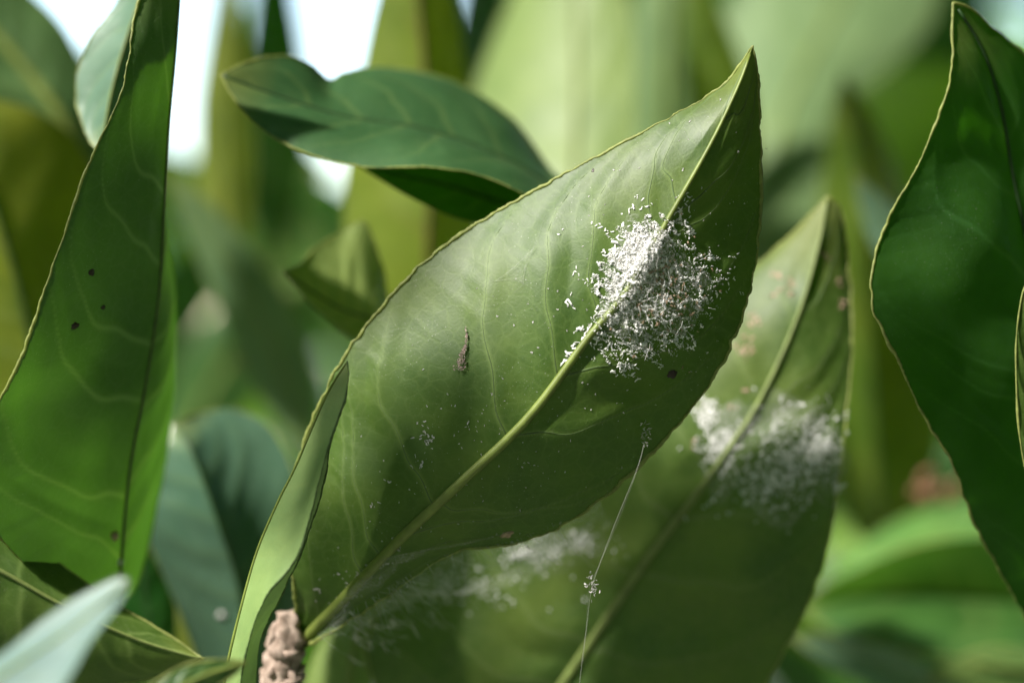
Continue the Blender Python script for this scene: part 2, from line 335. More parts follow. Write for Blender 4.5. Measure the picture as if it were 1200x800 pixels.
    if veins:
        for iq, q in enumerate(tk):
            for sg in (-1, 1):
                a = np.linspace(0.01, 0.93, 26)
                tq = np.array([vpath(x_, sg)[iq] for x_ in a])
                ok = tq < 0.985
                if ok.sum() < 8: continue
                a = a[ok]; tq = tq[ok]
                fi = tq*(nu-1); fj = nv+sg*a*nv
                i0 = np.clip(fi.astype(int), 0, nu-2); j0 = np.clip(fj.astype(int), 0, nw-2); di = (fi-i0)[:, None]; dj = (fj-j0)[:, None]
                pp = (P[i0, j0]*(1-di)*(1-dj)+P[i0+1, j0]*di*(1-dj)+P[i0, j0+1]*(1-di)*dj+P[i0+1, j0+1]*di*dj)
                nn = camn[i0, j0]
                rad = np.interp(a, [0, 0.3, 1], [0.2, 0.12, 0.05])/1000*r.uniform(0.7, 1.1)
                V, Fc = tube_geo(pp-nn*rad[:, None]*0.65, rad, 6); mesh_obj('vein', V, Fc, vmat or M_VEIN, root)
    if petiole:
        d = (Mp[0]-Mp[1]); d /= np.linalg.norm(d)
        pts, _ = resample(np.array([Mc[1], Mp[0], Mp[0]+d*0.005*petiole, Mp[0]+d*0.009*petiole+np.array([0, 0.001, -0.003])*petiole, Mp[0]+d*0.012*petiole+np.array([0, 0.002, -0.008])*petiole]), 14)
        V, Fc = tube_geo(pts, np.linspace(rib[0]*0.95, rib[0]*1.25, 14)/1000, 8); mesh_obj('petiole', V, Fc, ribmat or M_RIB, root)
    LEAVES[key] = dict(root=root, P=P.reshape(-1, 3), n=camn.reshape(-1, 3), px=proj(P.reshape(-1, 3)), end=Mp[0])
    return root
def slim(M, hw, fold=0.25, peak=0.45):
    """margins for a plain leaf: half width hw in picture units at its widest, sides folded back"""
    M = np.asarray(M, float); out = [[], []]
    s = np.linspace(0, 1, 9)[1:-1]
    C = np.stack([np.interp(s, np.linspace(0, 1, len(M)), M[:, k]) for k in range(3)], 1)
    T = np.gradient(C, axis=0)[:, :2]; T /= np.linalg.norm(T, axis=1, keepdims=True)
    for i, x in enumerate(s):
        p = math.sin(math.pi*x**(math.log(0.5)/math.log(peak)))**0.75*hw
        dz = p*fold*C[i, 2]*SENS/FOC/1200
        out[0].append((C[i, 0]+T[i, 1]*p, C[i, 1]-T[i, 0]*p, C[i, 2]+dz)); out[1].append((C[i, 0]-T[i, 1]*p, C[i, 1]+T[i, 0]*p, C[i, 2]+dz))
    return out

# ------------------------------------------------------------------ ground
def sheet(name, mat, half, z):
    n = 24; xs = np.linspace(-1, 1, n); xs = np.sign(xs)*np.abs(xs)**3*half
    V = [(x, y, z+0.03*math.sin(x*3)*math.cos(y*2.3) if abs(x) < 20 and abs(y) < 20 else z) for y in xs for x in xs]
    F = [(j*n+i, j*n+i+1, (j+1)*n+i+1, (j+1)*n+i) for j in range(n-1) for i in range(n-1)]
    return tag(mesh_obj(name, np.array(V), F, mat), kind='structure')
sheet('ground', M_GROUND, 800, 0.0)

# ------------------------------------------------------------------ the leaves, nearest subject first
citrus_leaf('A', 'large leaf in sharp focus with white waxy patch astride its midrib',
    [(346,762,27.1),(400,703,26.15),(470,630,25.6),(540,565,25.3),(620,488,25.05),(690,395,24.95),(735,340,24.95),(790,245,24.95),(835,165,25.0),(868,95,25.1),(882,54,25.2)],
    [(345,690,26.4),(335,620,26.3),(345,555,26.2),(372,480,26.05),(420,395,25.9),(490,315,25.75),(560,261,25.7),(650,210,25.6),(750,158,25.5),(840,106,25.4),(868,75,25.3)],
    [(380,745,26.4),(405,728,26.3),(450,700,26.1),(500,665,25.9),(540,645,25.8),(600,637,25.82),(670,608,25.82),(740,552,25.78),(800,490,25.72),(850,418,25.62),(880,335,25.5),(892,245,25.5),(890,150,25.4),(888,90,25.3)],
    M_MAIN, 'under', nu=330, nv=60, bulge=0.07, relief=0.00022, nveins=10, veins=True, rib=(0.8, 0.2), edge=0.25, tooth=0.00013, petiole=0.1, wave=(0.0006, 2.2, 0.5), pucker=0.00016)
citrus_leaf('B', 'broad softly blurred leaf behind the waxy leaf, carrying its own web patch',
    [(585,905,28.9),(640,828,28.6),(690,755,28.3),(760,652,28.0),(830,560,27.8),(890,470,27.7),(935,370,27.75),(960,285,27.9),(970,230,28.0)],
    [(505,880,29.1),(440,810,29.1),(432,740,29.0),(500,640,28.8),(640,510,28.6),(760,400,28.5),(860,328,28.4),(925,277,28.2)],
    [(700,920,28.7),(860,850,28.3),(910,780,28.1),(948,705,27.95),(972,630,27.9),(988,520,27.85),(998,400,27.9),(994,300,28.05),(986,248,28.05)],
    M_BACK, 'under', nu=200, nv=36, bulge=0.07, relief=0.00045, nveins=9, veins=True, rib=(0.75, 0.2), ribmat=M_RIB2, edge=0.2, tooth=0.0001, wave=(0.001, 1.8, 1), pucker=0.00015)
citrus_leaf('C', 'tall emerald leaf filling the left side, small dark spots on its face',
    [(138,700,27.4),(150,560,27.0),(170,450,26.7),(185,350,26.5),(191,250,26.3),(197,150,26.2),(206,50,26.1),(214,-70,26.0)],
    [(110,705,27.0),(40,670,26.0),(-22,580,25.2),(-15,490,25.1),(10,432,25.0),(50,345,25.0),(88,255,25.1),(118,155,25.3),(148,62,25.6),(165,0,25.8)],
    [(158,690,28),(180,610,28.4),(196,530,28.6),(205,430,28.7),(202,350,28.6),(188,280,28.2),(180,200,27.6),(190,100,27.0),(205,0,26.4)],
    M_EMER, 'under', nu=260, nv=46, bulge=0.05, relief=0.0003, nveins=8, veins=False, rib=(0.3, 0.15), ribmat=M_VEIN, edge=0.22, tooth=0.0001, wave=(0.0006, 2.5, 0), pucker=0.0002)
citrus_leaf('D', 'narrow folded light green leaf standing against the left edge of the waxy leaf',
    [(258,835,25.5),(268,775,25.4),(283,712,25.3),(302,645,25.25),(327,586,25.15),(347,546,25.1),(382,465,25.0),(407,423,24.95)],
    [(276,835,24.95),(288,790,24.8),(296,757,24.75),(311,699,24.7),(340,655,24.65),(358,614,24.65),(383,547,24.65),(401,485,24.75),(408,445,24.85)],
    [(292,835,25.8),(298,790,25.8),(304,757,25.8),(318,728,25.75),(333,702,25.7),(350,658,25.6),(362,612,25.5),(386,535,25.2)],
    M_FRSH, 'upper', nu=160, nv=24, bulge=0.02, relief=0.00006, nveins=10, rib=(0.25, 0.12), edge=0.16, edgemat=M_EDGED, tooth=0.00006, wave=(0.0005, 2, 0))
citrus_leaf('E', 'bluish dark green leaf arching above the waxy leaf with its tip to the left',
    [(700,255,28.6),(600,190,28.1),(500,152,27.8),(400,135,27.6),(320,110,27.4),(259,88,27.2)],
    [(690,225,29.4),(650,205,29.6),(600,140,29.5),(530,96,29.3),(450,78,29.0),(405,84,28.7),(386,92,28.5),(362,73,28.1),(330,65,27.8),(288,73,27.4)],
    [(680,262,27.6),(620,230,27.0),(560,206,26.9),(500,198,26.8),(420,196,26.8),(350,175,26.9),(300,145,27.05),(272,112,27.15)],
    M_BLUE, 'upper', nu=160, nv=26, bulge=-0.06, relief=0.00007, nveins=8, rib=(0.5, 0.2), ribmat=M_RIBD, edge=0.17, tooth=0.00008)
citrus_leaf('E2', 'dark green leaf tucked under the bluish arching leaf',
    [(680,290,29.0),(610,248,28.6),(540,222,28.3),(470,205,28.1),(415,190,28.0)],
    [(660,245,28.8),(600,215,28.5),(520,195,28.3),(460,190,28.1)],
    [(650,290,28.2),(605,262,27.9),(565,261,27.7),(520,249,27.7),(465,222,27.8)],
    M_DARK, 'under', nu=90, nv=16, rib=(0.4, 0.15), ribmat=M_RIBD, edge=0.12, edgemat=M_EDGED)
citrus_leaf('F', 'small pale olive leaf tip poking out left of the waxy leaf',
    [(500,410,28.7),(445,378,28.4),(400,362,28.3),(360,338,28.1),(332,318,28.0)],
    [(480,400,29.2),(458,365,29.2),(447,310,29.0),(428,262,28.9),(400,272,28.8),(368,292,28.5),(350,311,28.2)],
    [(470,430,28.2),(440,420,28.1),(412,396,28.0),(372,364,28.0),(350,338,28.0)],
    M_FTIP, 'under', nu=100, nv=18, bulge=0.05, rib=(0.22, 0.12), ribmat=M_RIBD, edge=0.16, tooth=0.0001)
citrus_leaf('G', 'upright backlit yellow-green leaf with brown midrib behind the small leaf tip',
    [(485,470,33.6),(497,380,33.2),(501,300,33),(503,200,33),(498,90,33),(490,0,33),(478,-110,33)],
    [(440,440,33.6),(412,350,33.5),(404,270,33.5),(405,220,33.5),(413,140,33.4),(430,55,33.3),(443,0,33.2),(460,-60,33.1)],
    [(530,440,33.8),(556,340,33.8),(560,240,33.7),(552,140,33.6),(545,70,33.5),(530,-10,33.4),(505,-70,33.2)],
    M_YELL, 'under', ribmat=M_RIBB, rib=(0.5, 0.3), nveins=7)
citrus_leaf('H', 'wide pale green upright leaf blurred between the arching leaf and the waxy tip',
    [(664,400,34.5),(669,300,35.5),(672,200,36.5),(675,100,37.5),(673,0,38.5),(668,-130,39.8)],
    [(610,370,35.3),(570,290,36.8),(549,200,38),(554,120,39),(577,50,39.6),(605,-10,39.8),(640,-90,39.9)],
    [(705,370,34.6),(728,290,35.4),(738,210,36.2),(743,130,37),(741,50,37.8),(732,-20,38.5),(705,-90,39.3)],
    M_PALE, 'under', nveins=7, rib=(0.9, 0.4))
citrus_leaf('I', 'huge pale grey-green blurred leaf behind the tip of the waxy leaf',
    [(870,420,41.5),(882,320,42.5),(898,230,43.5),(925,120,45),(975,20,46.5),(1030,-90,48)],
    [(845,390,42.5),(822,280,44),(812,180,45.2),(818,90,46.4),(845,10,47.3),(920,-80,48.2)],
    [(905,400,41.8),(945,310,42.8),(966,220,43.8),(980,130,45),(1035,88,46),(1092,20,47),(1090,-50,47.8)],
    M_GREY, 'under', nveins=7, rib=(0.8, 0.4))
citrus_leaf('I2', 'pale bluish green blurred leaf between two pale upright leaves',
    [(768,330,42),(776,200,42),(782,80,42),(786,-20,42),(790,-110,42)], *slim([(768,330,42),(776,200,42),(782,80,42),(786,-20,42),(790,-110,42)], 48),
    M_GREY, 'under', nveins=6)
citrus_leaf('J', 'narrow dark green leaf just left of the tip of the waxy leaf',
    [(872,240,40),(852,150,40),(832,60,40),(812,-40,40)], *slim([(872,240,40),(852,150,40),(832,60,40),(812,-40,40)], 36),
    M_OLIV, 'upper', nveins=6, rib=(0.3, 0.2))
citrus_leaf('K', 'dark olive pointed leaf blurred between the second leaf and the right dark leaf',
    [(1035,640,40),(1025,520,39),(1018,400,38.5),(1012,280,38),(1002,170,38),(988,86,38)],
    [(1000,620,40),(965,520,40),(955,400,39.5),(958,300,39),(966,200,38.6),(976,130,38.3)],
    [(1075,620,40),(1100,520,40),(1098,400,39.5),(1078,300,39),(1050,200,38.6),(1015,125,38.3)],
    M_OLIV, 'upper', nveins=8, rib=(0.4, 0.2), ribmat=M_RIBD)
citrus_leaf('N', 'small pale blue glossy leaf tip beside the right dark leaf',
    [(1095,365,34),(1065,312,34),(1032,258,34),(1001,203,34)], *slim([(1095,365,34),(1065,312,34),(1032,258,34),(1001,203,34)], 24, 0.1),
    M_SKYR, 'upper', nveins=5, rib=(0.3, 0.15))
citrus_leaf('L', 'big dark emerald leaf at the right with a finely toothed edge',
    [(1240,780,27.8),(1238,620,27.2),(1224,430,26.8),(1203,290,26.6),(1187,210,26.5),(1172,125,26.4),(1150,58,26.25),(1117,3,26.0)],
    [(1225,770,27.4),(1192,700,26.9),(1143,605,26.3),(1100,520,25.95),(1058,447,25.7),(1031,395,25.55),(1024,342,25.5),(1050,262,25.6),(1088,165,25.75),(1107,90,25.9),(1114,35,25.95)],
    [(1290,760,28.2),(1350,620,28.2),(1370,450,28),(1345,300,27.7),(1290,160,27.3),(1212,66,26.8),(1162,30,26.4),(1138,10,26.15)],
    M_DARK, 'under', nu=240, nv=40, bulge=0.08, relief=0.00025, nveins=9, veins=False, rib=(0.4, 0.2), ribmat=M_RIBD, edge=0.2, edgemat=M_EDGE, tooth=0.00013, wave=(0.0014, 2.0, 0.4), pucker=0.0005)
citrus_leaf('M', 'thin sliver of a green leaf cut by the right border',
    [(1240,660,25.2),(1225,560,25),(1214,450,25),(1206,325,25)],
    [(1222,620,25.0),(1203,560,24.9),(1193,490,24.9),(1190,410,24.9),(1197,350,24.95)],
    [(1260,620,25.4),(1262,520,25.5),(1245,420,25.4)],
    M_MAIN, 'under', nveins=7, rib=(0.4, 0.2))
O_M = [(1260,712,36),(1130,700,36),(1030,696,36),(935,708,36)]
citrus_leaf('O', 'two-toned blurred leaf low on the right, dark upper half and pale lower half',
    [(1270,705,36.2),(1130,698,36),(1030,696,36),(935,708,35.6)], [(1240,640,35.2),(1150,628,35),(1070,640,35),(1000,668,35.2),(955,692,35.4)],
    [(1230,778,33.2),(1120,770,33),(1020,754,33.4),(960,730,34.6)],
    M_MID, 'upper', nveins=7, rib=(0.6, 0.3), bulge=-0.08)
citrus_leaf('O4', 'bright green blurred leaf rim above the two-toned leaf on the right',
    [(1260,600,38.4),(1160,610,38),(1060,640,37.6),(945,705,37)], [(1240,575,39.6),(1150,586,39.4),(1060,606,39),(990,655,38)],
    [(1240,660,37.4),(1150,660,37),(1060,680,36.8),(990,700,36.8)],
    M_FRSH2, 'upper', nveins=7, rib=(0.5, 0.3), bulge=-0.08)
citrus_leaf('C3', 'dark teal leaf strip in shade beside the foot of the emerald leaf',
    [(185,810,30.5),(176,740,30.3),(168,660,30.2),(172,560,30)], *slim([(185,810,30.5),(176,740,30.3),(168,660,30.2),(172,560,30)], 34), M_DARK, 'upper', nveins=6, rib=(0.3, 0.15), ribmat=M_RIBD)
citrus_leaf('O2', 'bluish blurred leaf along the bottom right under the two-toned leaf',
    [(1150,835,34),(1080,800,34),(1000,768,34),(922,742,34)], *slim([(1150,835,34),(1080,800,34),(1000,768,34),(922,742,34)], 26, -0.2),
    M_SKYR, 'upper', nveins=6, rib=(0.4, 0.2))
citrus_leaf('O3', 'small yellow-green leaf tip in the bottom right corner',
    [(1260,800,33),(1200,785,33),(1150,782,33),(1085,795,33)], *slim([(1260,800,33),(1200,785,33),(1150,782,33),(1085,795,33)], 26, 0.2),
    M_PALE, 'upper', nveins=6, rib=(0.4, 0.2))
citrus_leaf('Q', 'olive yellow backlit leaf cut by the left border behind the emerald leaf',
    [(70,600,32),(45,450,31.6),(15,310,31.3),(-30,180,31),(-80,100,31)],
    [(-20,560,32),(-90,420,32),(-120,260,32),(-110,150,31.5)],
    [(105,520,32.4),(122,400,32.4),(120,290,32.2),(108,205,32),(85,160,31.8),(45,132,31.5),(0,118,31.3)],
    M_OLIV, 'under', nveins=7, rib=(0.5, 0.3), ribmat=M_RIBD)
citrus_leaf('R', 'grey-green leaf in the top left corner with a pale midrib',
    [(118,215,34.4),(75,142,34),(35,88,34),(0,46,34),(-70,-30,34)],
    [(70,195,34.4),(20,150,34.5),(-40,100,34.6),(-80,30,34.4)],
    [(116,150,34.5),(100,80,34.6),(75,32,34.6),(40,-5,34.6),(-10,-50,34.4)],
    M_BLUE, 'under', nveins=7, rib=(1.2, 0.6))
citrus_leaf('C2', 'pale curled leaf edge behind the top of the tall emerald leaf',
    [(190,-70,27.4),(150,40,27.3),(130,110,27.2),(118,178,27.1)],
    [(165,-60,27.7),(140,-2,27.7),(108,42,27.7),(92,80,27.7),(90,118,27.6),(98,150,27.4),(108,170,27.2)],
    [(200,0,27.6),(175,90,27.5),(150,140,27.3)],
    M_SKYR, 'upper', nveins=6, rib=(0.3, 0.15), nu=110, tooth=0.00008, edge=0.16)
citrus_leaf('S', 'rounded glossy blue-green leaf between the emerald leaf and narrow folded leaf',
    [(290,830,30.3),(282,700,29.8),(255,610,29.5),(225,530,29.6),(203,496,30.0)],
    [(245,800,30.2),(205,705,29.9),(168,620,29.7),(157,572,29.8),(170,525,29.9),(190,502,30)],
    [(335,800,30.6),(352,680,30.4),(350,575,30.4),(322,506,30.6),(280,480,30.6),(240,482,30.4),(215,490,30.1)],
    M_GLOS, 'upper', nu=110, nv=22, bulge=-0.08, nveins=7, rib=(0.5, 0.2), ribmat=M_RIBD, edge=0.15)
citrus_leaf('T', 'olive green leaf slanting across the lower left corner, its edge catching light',
    [(-80,632,25.6),(0,668,25.75),(80,712,25.9),(160,748,26.05),(238,772,26.1)],
    [(-70,560,26.2),(-25,575,26.3),(0,598,26.3),(60,652,26.3),(130,702,26.3),(195,742,26.25),(222,760,26.2)],
    [(-60,740,26.1),(0,780,26.3),(70,805,26.5),(150,800,26.5),(210,785,26.3)],
    M_MAIN, 'under', nu=140, nv=26, nveins=7, rib=(0.35, 0.15), ribmat=M_RIB2, edge=0.16, tooth=0.00005, bulge=0.1)
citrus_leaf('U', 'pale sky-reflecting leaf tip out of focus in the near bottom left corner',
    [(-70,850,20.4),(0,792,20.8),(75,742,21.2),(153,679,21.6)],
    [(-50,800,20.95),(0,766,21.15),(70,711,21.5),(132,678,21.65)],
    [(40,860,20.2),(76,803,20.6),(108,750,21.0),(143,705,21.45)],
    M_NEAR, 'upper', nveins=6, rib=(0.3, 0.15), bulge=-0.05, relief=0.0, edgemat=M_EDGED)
V_M = [(360,530,37),(338,455,37),(308,380,37),(260,295,37),(192,192,37)]
citrus_leaf('V', 'blurred grey-green leaf running diagonally behind the emerald leaf', V_M, *slim(V_M, 40, 0.3), M_GREY, 'upper', nveins=7, rib=(0.4, 0.2))
citrus_leaf('X', 'pale yellow-green leaf at the bottom below the base of the waxy leaf',
    [(395,900,30),(408,800,29.8),(420,730,29.8),(450,640,30),(480,580,30.2)],
    [(355,860,30.2),(358,800,30.2),(378,750,30.2),(410,700,30.2),(440,630,30.3)],
    [(430,860,30.2),(434,800,30.3),(446,740,30.3),(470,660,30.4)],
    M_PALE, 'under', nveins=6, rib=(0.5, 0.3))
citrus_leaf('Y', 'out-of-focus olive leaf at the bottom edge beside the narrow folded leaf',
    [(120,880,22.6),(180,830,22.6),(230,795,22.8),(290,775,23)], *slim([(120,880,22.6),(180,830,22.6),(230,795,22.8),(290,775,23)], 24, 0.2),
    M_BACK, 'upper', nveins=6, rib=(0.4, 0.2))
citrus_leaf('Y2', 'olive sliver of leaf between the emerald leaf and the rounded glossy leaf',
    [(240,800,31.5),(215,730,31.3),(195,670,31.2),(170,590,31)], *slim([(240,800,31.5),(215,730,31.3),(195,670,31.2),(170,590,31)], 24),
    M_OLIV, 'under', nveins=6, rib=(0.4, 0.2))
citrus_leaf('Z1', 'olive upright blurred leaf between two bright sky gaps',
    [(270,330,44),(262,200,44),(262,90,44),(272,-70,44)], *slim([(270,330,44),(262,200,44),(262,90,44),(272,-70,44)], 32), M_OLIV, 'under', nveins=6)
citrus_leaf('Z2', 'dark green blurred leaf behind the tip of the bluish arching leaf',
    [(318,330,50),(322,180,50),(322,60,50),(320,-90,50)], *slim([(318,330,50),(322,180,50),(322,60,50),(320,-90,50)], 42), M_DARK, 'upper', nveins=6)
citrus_leaf('Z3', 'pale yellowish blurred leaf under the tip of the bluish arching leaf',
    [(220,235,56),(280,212,55),(330,195,55),(390,200,55)], *slim([(220,235,56),(280,212,55),(330,195,55),(390,200,55)], 46, 0.1), M_PALE, 'upper', nveins=6)
citrus_leaf('Z6', 'dark blurred leaf under the middle of the bluish arching leaf',
    [(430,330,58),(395,280,58),(360,240,58),(310,190,58)], *slim([(430,330,58),(395,280,58),(360,240,58),(310,190,58)], 46, 0.2), M_DARK, 'upper', nveins=6)
citrus_leaf('Z7', 'mid green blurred leaf behind the tip of the right dark leaf',
    [(1090,210,62),(1095,110,62),(1105,20,62),(1120,-110,62)], *slim([(1090,210,62),(1095,110,62),(1105,20,62),(1120,-110,62)], 70, 0.2), M_MID, 'upper', nveins=6)
citrus_leaf('Z5', 'dull green blurred leaf between the yellow-green leaf and the wide pale leaf',
    [(585,330,52),(575,180,52),(570,60,52),(565,-90,52)], *slim([(585,330,52),(575,180,52),(570,60,52),(565,-90,52)], 52), M_BLUE, 'upper', nveins=6)
citrus_leaf('Z4', 'mid green blurred leaf between the diagonal leaf and the narrow folded leaf',
    [(215,520,48),(250,450,48),(290,390,48),(350,330,48)], *slim([(215,520,48),(250,450,48),(290,390,48),(350,330,48)], 52, 0.2), M_MID, 'upper', nveins=6)

# ------------------------------------------------------------------ twigs that carry them
def twig(label, pts, r0, r1, mat, name='twig', rough=0.12):
    P, ln = resample(Wm(pts), 60)
    rad = np.linspace(r0, r1, 60)/1000*(1+rough*np.convolve(rng.normal(size=64), np.ones(4)/4, 'same')[:60]*2)
    V, F = tube_geo(P, rad, 14)
    V = V + rng.normal(size=V.shape)*r0/1000*rough*0.3
    return tag(mesh_obj(name, V, F, mat), label, 'twig')

# ------------------------------------------------------------------ woody stub at the base of the waxy leaf
stub = empty('bark_stub', W(320, 830, 26.9)); tag(stub, 'flaky pale brown bark stub below the base of the waxy leaf', 'twig')
Pc, _ = resample(Wm([(322,900,27.0),(328,830,26.8),(332,770,26.7),(338,714,26.7)]), 40)
V, F = tube_geo(Pc, np.interp(np.linspace(0, 1, 40), [0, .5, .85, 1], [3.4, 2.9, 2.3, 1.1])/1000, 22)
V = V+0.0003*np.stack([np.sin(V[:, 2]*2600+V[:, 0]*1900), np.sin(V[:, 0]*2700), np.cos(V[:, 2]*2100+V[:, 0]*1500)], 1)+rng.normal(size=V.shape)*0.00005
mesh_obj('stem', V, F, M_BARK, stub)
for k in range(24):                                               # lifted flakes of bark, each its own piece
    i = rng.integers(4, 37); a = rng.uniform(-2.9, 0.0)
    rr = np.interp(i/39, [0, .5, .85, 1], [3.6, 3.0, 2.1, 0.9])/1000
    c = Pc[i]+rr*1.02*np.array([math.cos(a), math.sin(a), 0]); nrm = np.array([math.cos(a), math.sin(a), rng.normal()*0.3]); nrm /= np.linalg.norm(nrm)
    u = np.cross(nrm, [0, 0, 1.0]); u /= np.linalg.norm(u); v_ = np.cross(nrm, u)
    th = rng.uniform(0, 3.14); u, v_ = u*math.cos(th)+v_*math.sin(th), -u*math.sin(th)+v_*math.cos(th)
    s1, s2 = rng.uniform(0.8, 1.9)/1000, rng.uniform(0.4, 0.9)/1000
    ring = []
    for q in range(8):
        ang = q*math.pi/4; rj = rng.uniform(0.7, 1.15)
        ring.append((math.cos(ang)*rj, math.sin(ang)*rj))
    top = [c+u*x*s1+v_*y*s2+nrm*(0.00035+0.00035*x*rng.uniform(-1, 1)) for x, y in ring]; bot = [c+u*x*s1*1.05+v_*y*s2*1.05-nrm*0.0004 for x, y in ring]
    VV = np.array(top+bot+[c+nrm*0.0006]); FF = [(q, (q+1) % 8, 16) for q in range(8)]+[(q+8, (q+1) % 8+8, (q+1) % 8, q) for q in range(8)]
    mesh_obj('bark_flake', VV, FF, M_BARK, stub)

# ------------------------------------------------------------------ residue on the leaves
def on(key, px, py, lift=0.0):
    g = LEAVES[key]; i = np.argmin((g['px'][:, 0]-px)**2+(g['px'][:, 1]-py)**2)
    k = (W(px, py, 100)-np.array([0, 0, CAM_H]))
    P = g['P'][i]; n = g['n'][i]
    o = np.array([0, 0, CAM_H]); s = np.dot(P-o, n)/np.dot(k, n); Q = o+k*s
    if np.linalg.norm(Q-P) > 0.0015: Q = P
    return Q+n*lift, n
def frame(n):
    a = rng.normal(size=3); a -= n*np.dot(a, n); a /= np.linalg.norm(a); return a, np.cross(n, a)
def flake_geo(P, n, L, Wd, lift, curl, tilt):
    """a thin bent chip with ragged outline and thickness"""
    a, b = frame(n); m = 4; top = []; 
    n2 = n*math.cos(tilt)+b*math.sin(tilt); b2 = np.cross(n2, a)
    for i in range(m):
        x = (i/(m-1)-0.5); w_ = Wd*(0.35+0.65*math.sin(math.pi*(i+0.5)/m))*rng.uniform(0.5, 1.2)
        z = lift+curl*L*(x*x*2)+rng.normal()*0.06*L; sk = rng.normal()*0.25*Wd
        for s in (-1, 1): top.append(P+a*x*L+b2*(s*w_*0.5+sk)+n2*z)
    top = np.array(top); th = 0.00003
    V = np.vstack([top, top-n2*th]); F = []
    for i in range(m-1):
        p = 2*i; F += [(p, p+1, p+3, p+2), (p+8+2, p+8+3, p+8+1, p+8), (p, p+2, p+10, p+8), (p+3, p+1, p+9, p+11)]
    F += [(1, 0, 8, 9), (6, 7, 15, 14)]
    return V, F
def strand_geo(P0, P1, sag, r, n=10, wob=0.0):
    x = np.linspace(0, 1, n)[:, None]; P = P0+(P1-P0)*x+np.asarray(sag)*(4*x*(1-x)) + rng.normal(size=(n, 3))*wob*np.sin(x*math.pi)
    return tube_geo(P, r, 5)
def inside(poly, x, y):
    c = False; n = len(poly); j = n-1
    for i in range(n):
        (xi, yi), (xj, yj) = poly[i], poly[j]
        if (yi > y) != (yj > y) and x < (xj-xi)*(y-yi)/(yj-yi)+xi: c = not c
        j = i
    return c
# main wax patch
CORE = [(708,312),(740,262),(790,252),(815,290),(842,318),(832,360),(818,398),(790,415),(762,420),(732,438),(706,415),(690,398),(705,370),(696,345)]
mb = MB(); mg = MB(); mt = MB()
RN = [(rng.uniform(0, 6.28), rng.uniform(14, 46), rng.uniform(0, 6.28)) for _ in range(14)]
def field(x, y): return sum(math.sin((x*math.cos(a)+y*math.sin(a))*6.283/l+p) for a, l, p in RN)/2.6
RIBPX = proj(LEAVES['A']['P'].reshape(330, 121, 3)[:, 60])
def ribdist(x, y): return float(np.min(np.hypot(RIBPX[:, 0]-x, RIBPX[:, 1]-y)))
def grain_geo(P, r_):
    V = P+r_*np.array([(1, 0, 0), (-1, 0, 0), (0, 1, 0), (0, -1, 0), (0, 0, 1), (0, 0, -1)])*rng.uniform(0.5, 1.3, (6, 1))+rng.normal(size=(6, 3))*r_*0.25
    return V, [(0, 2, 4), (2, 1, 4), (1, 3, 4), (3, 0, 4), (2, 0, 5), (1, 2, 5), (3, 1, 5), (0, 3, 5)]
cnt = 0
while cnt < 15000:
    x, y = rng.uniform(685, 848), rng.uniform(248, 442)
    if not inside(CORE, x+9*field(y*1.3, x), y+9*field(x*1.2+40, y)): continue
    core = math.exp(-((x-748)/26)**2-((y-298)/32)**2)+0.6*math.exp(-((x-728)/16)**2-((y-345)/26)**2)
    net = math.exp(-(field(x, y)/0.33)**2)
    edge_ = math.hypot((x-765)/78, (y-338)/92)
    if rng.random() > max(core*1.2, net*(1.15-0.75*edge_)+0.05): continue
    cnt += 1
    rd = ribdist(x, y); up_ = 0.00065 if rd < 6 else 0.0003 if rd < 9 else 0.0
    if rd < 7 and y > 318 and rng.random() < 0.75: continue
    pile = rng.uniform(0, 1)*(0.0001+0.0004*net*(1-min(edge_, 1))+0.0004*core)
    P, n = on('A', x, y, up_+pile)
    white = rng.random() < (0.97 if core > 0.3 or x < 742 else 0.78)  # more grey flakes right of the midrib, imitating its shaded half
    tgt = mb if white else mg
    if rng.random() < 0.9:
        V, F = grain_geo(P, rng.lognormal(-2.8, 0.4)/1000)
    else:
        L = min(rng.lognormal(-1.25, 0.5), 1.0)/1000
        V, F = flake_geo(P, n, L, L*rng.uniform(0.3, 0.7), 0.00003, rng.uniform(-0.3, 0.5), rng.normal()*0.45)
    tgt.add(V, F)
# stragglers
SC_ = [(x, y, s) for x, y, s in ((745,242,8),(760,238,6),(795,262,12),(802,230,8),(805,258,6),(720,290,10),(712,300,7),(672,354,10),(676,318,6),(655,275,5),(700,260,7),(730,262,8),(745,230,4),
       (850,330,9),(858,318,6),(846,345,7),(860,300,5),(870,345,4),(692,388,14),(686,394,14),(680,402,12),(672,412,12),(666,420,11),(661,426,8),(790,262,12),(797,248,11),(804,236,8),(700,372,12),(706,362,12),(716,300,10),(728,280,10),(715,270,6),(700,330,9),(688,330,6),(735,285,11),(720,320,12),(705,405,11),(730,430,10),(742,436,9),(812,405,8),(834,300,8))]
for x, y, s in SC_:
    for k in range(4):
        P, n = on('A', x+rng.normal()*s*0.5, y+rng.normal()*s*0.5)
        L = s*rng.uniform(0.4, 1.0)*0.000107
        V, F = flake_geo(P, n, L, L*rng.uniform(0.25, 0.5), 0.00006, rng.uniform(-0.2, 0.5), rng.normal()*0.4); mb.add(V, F)
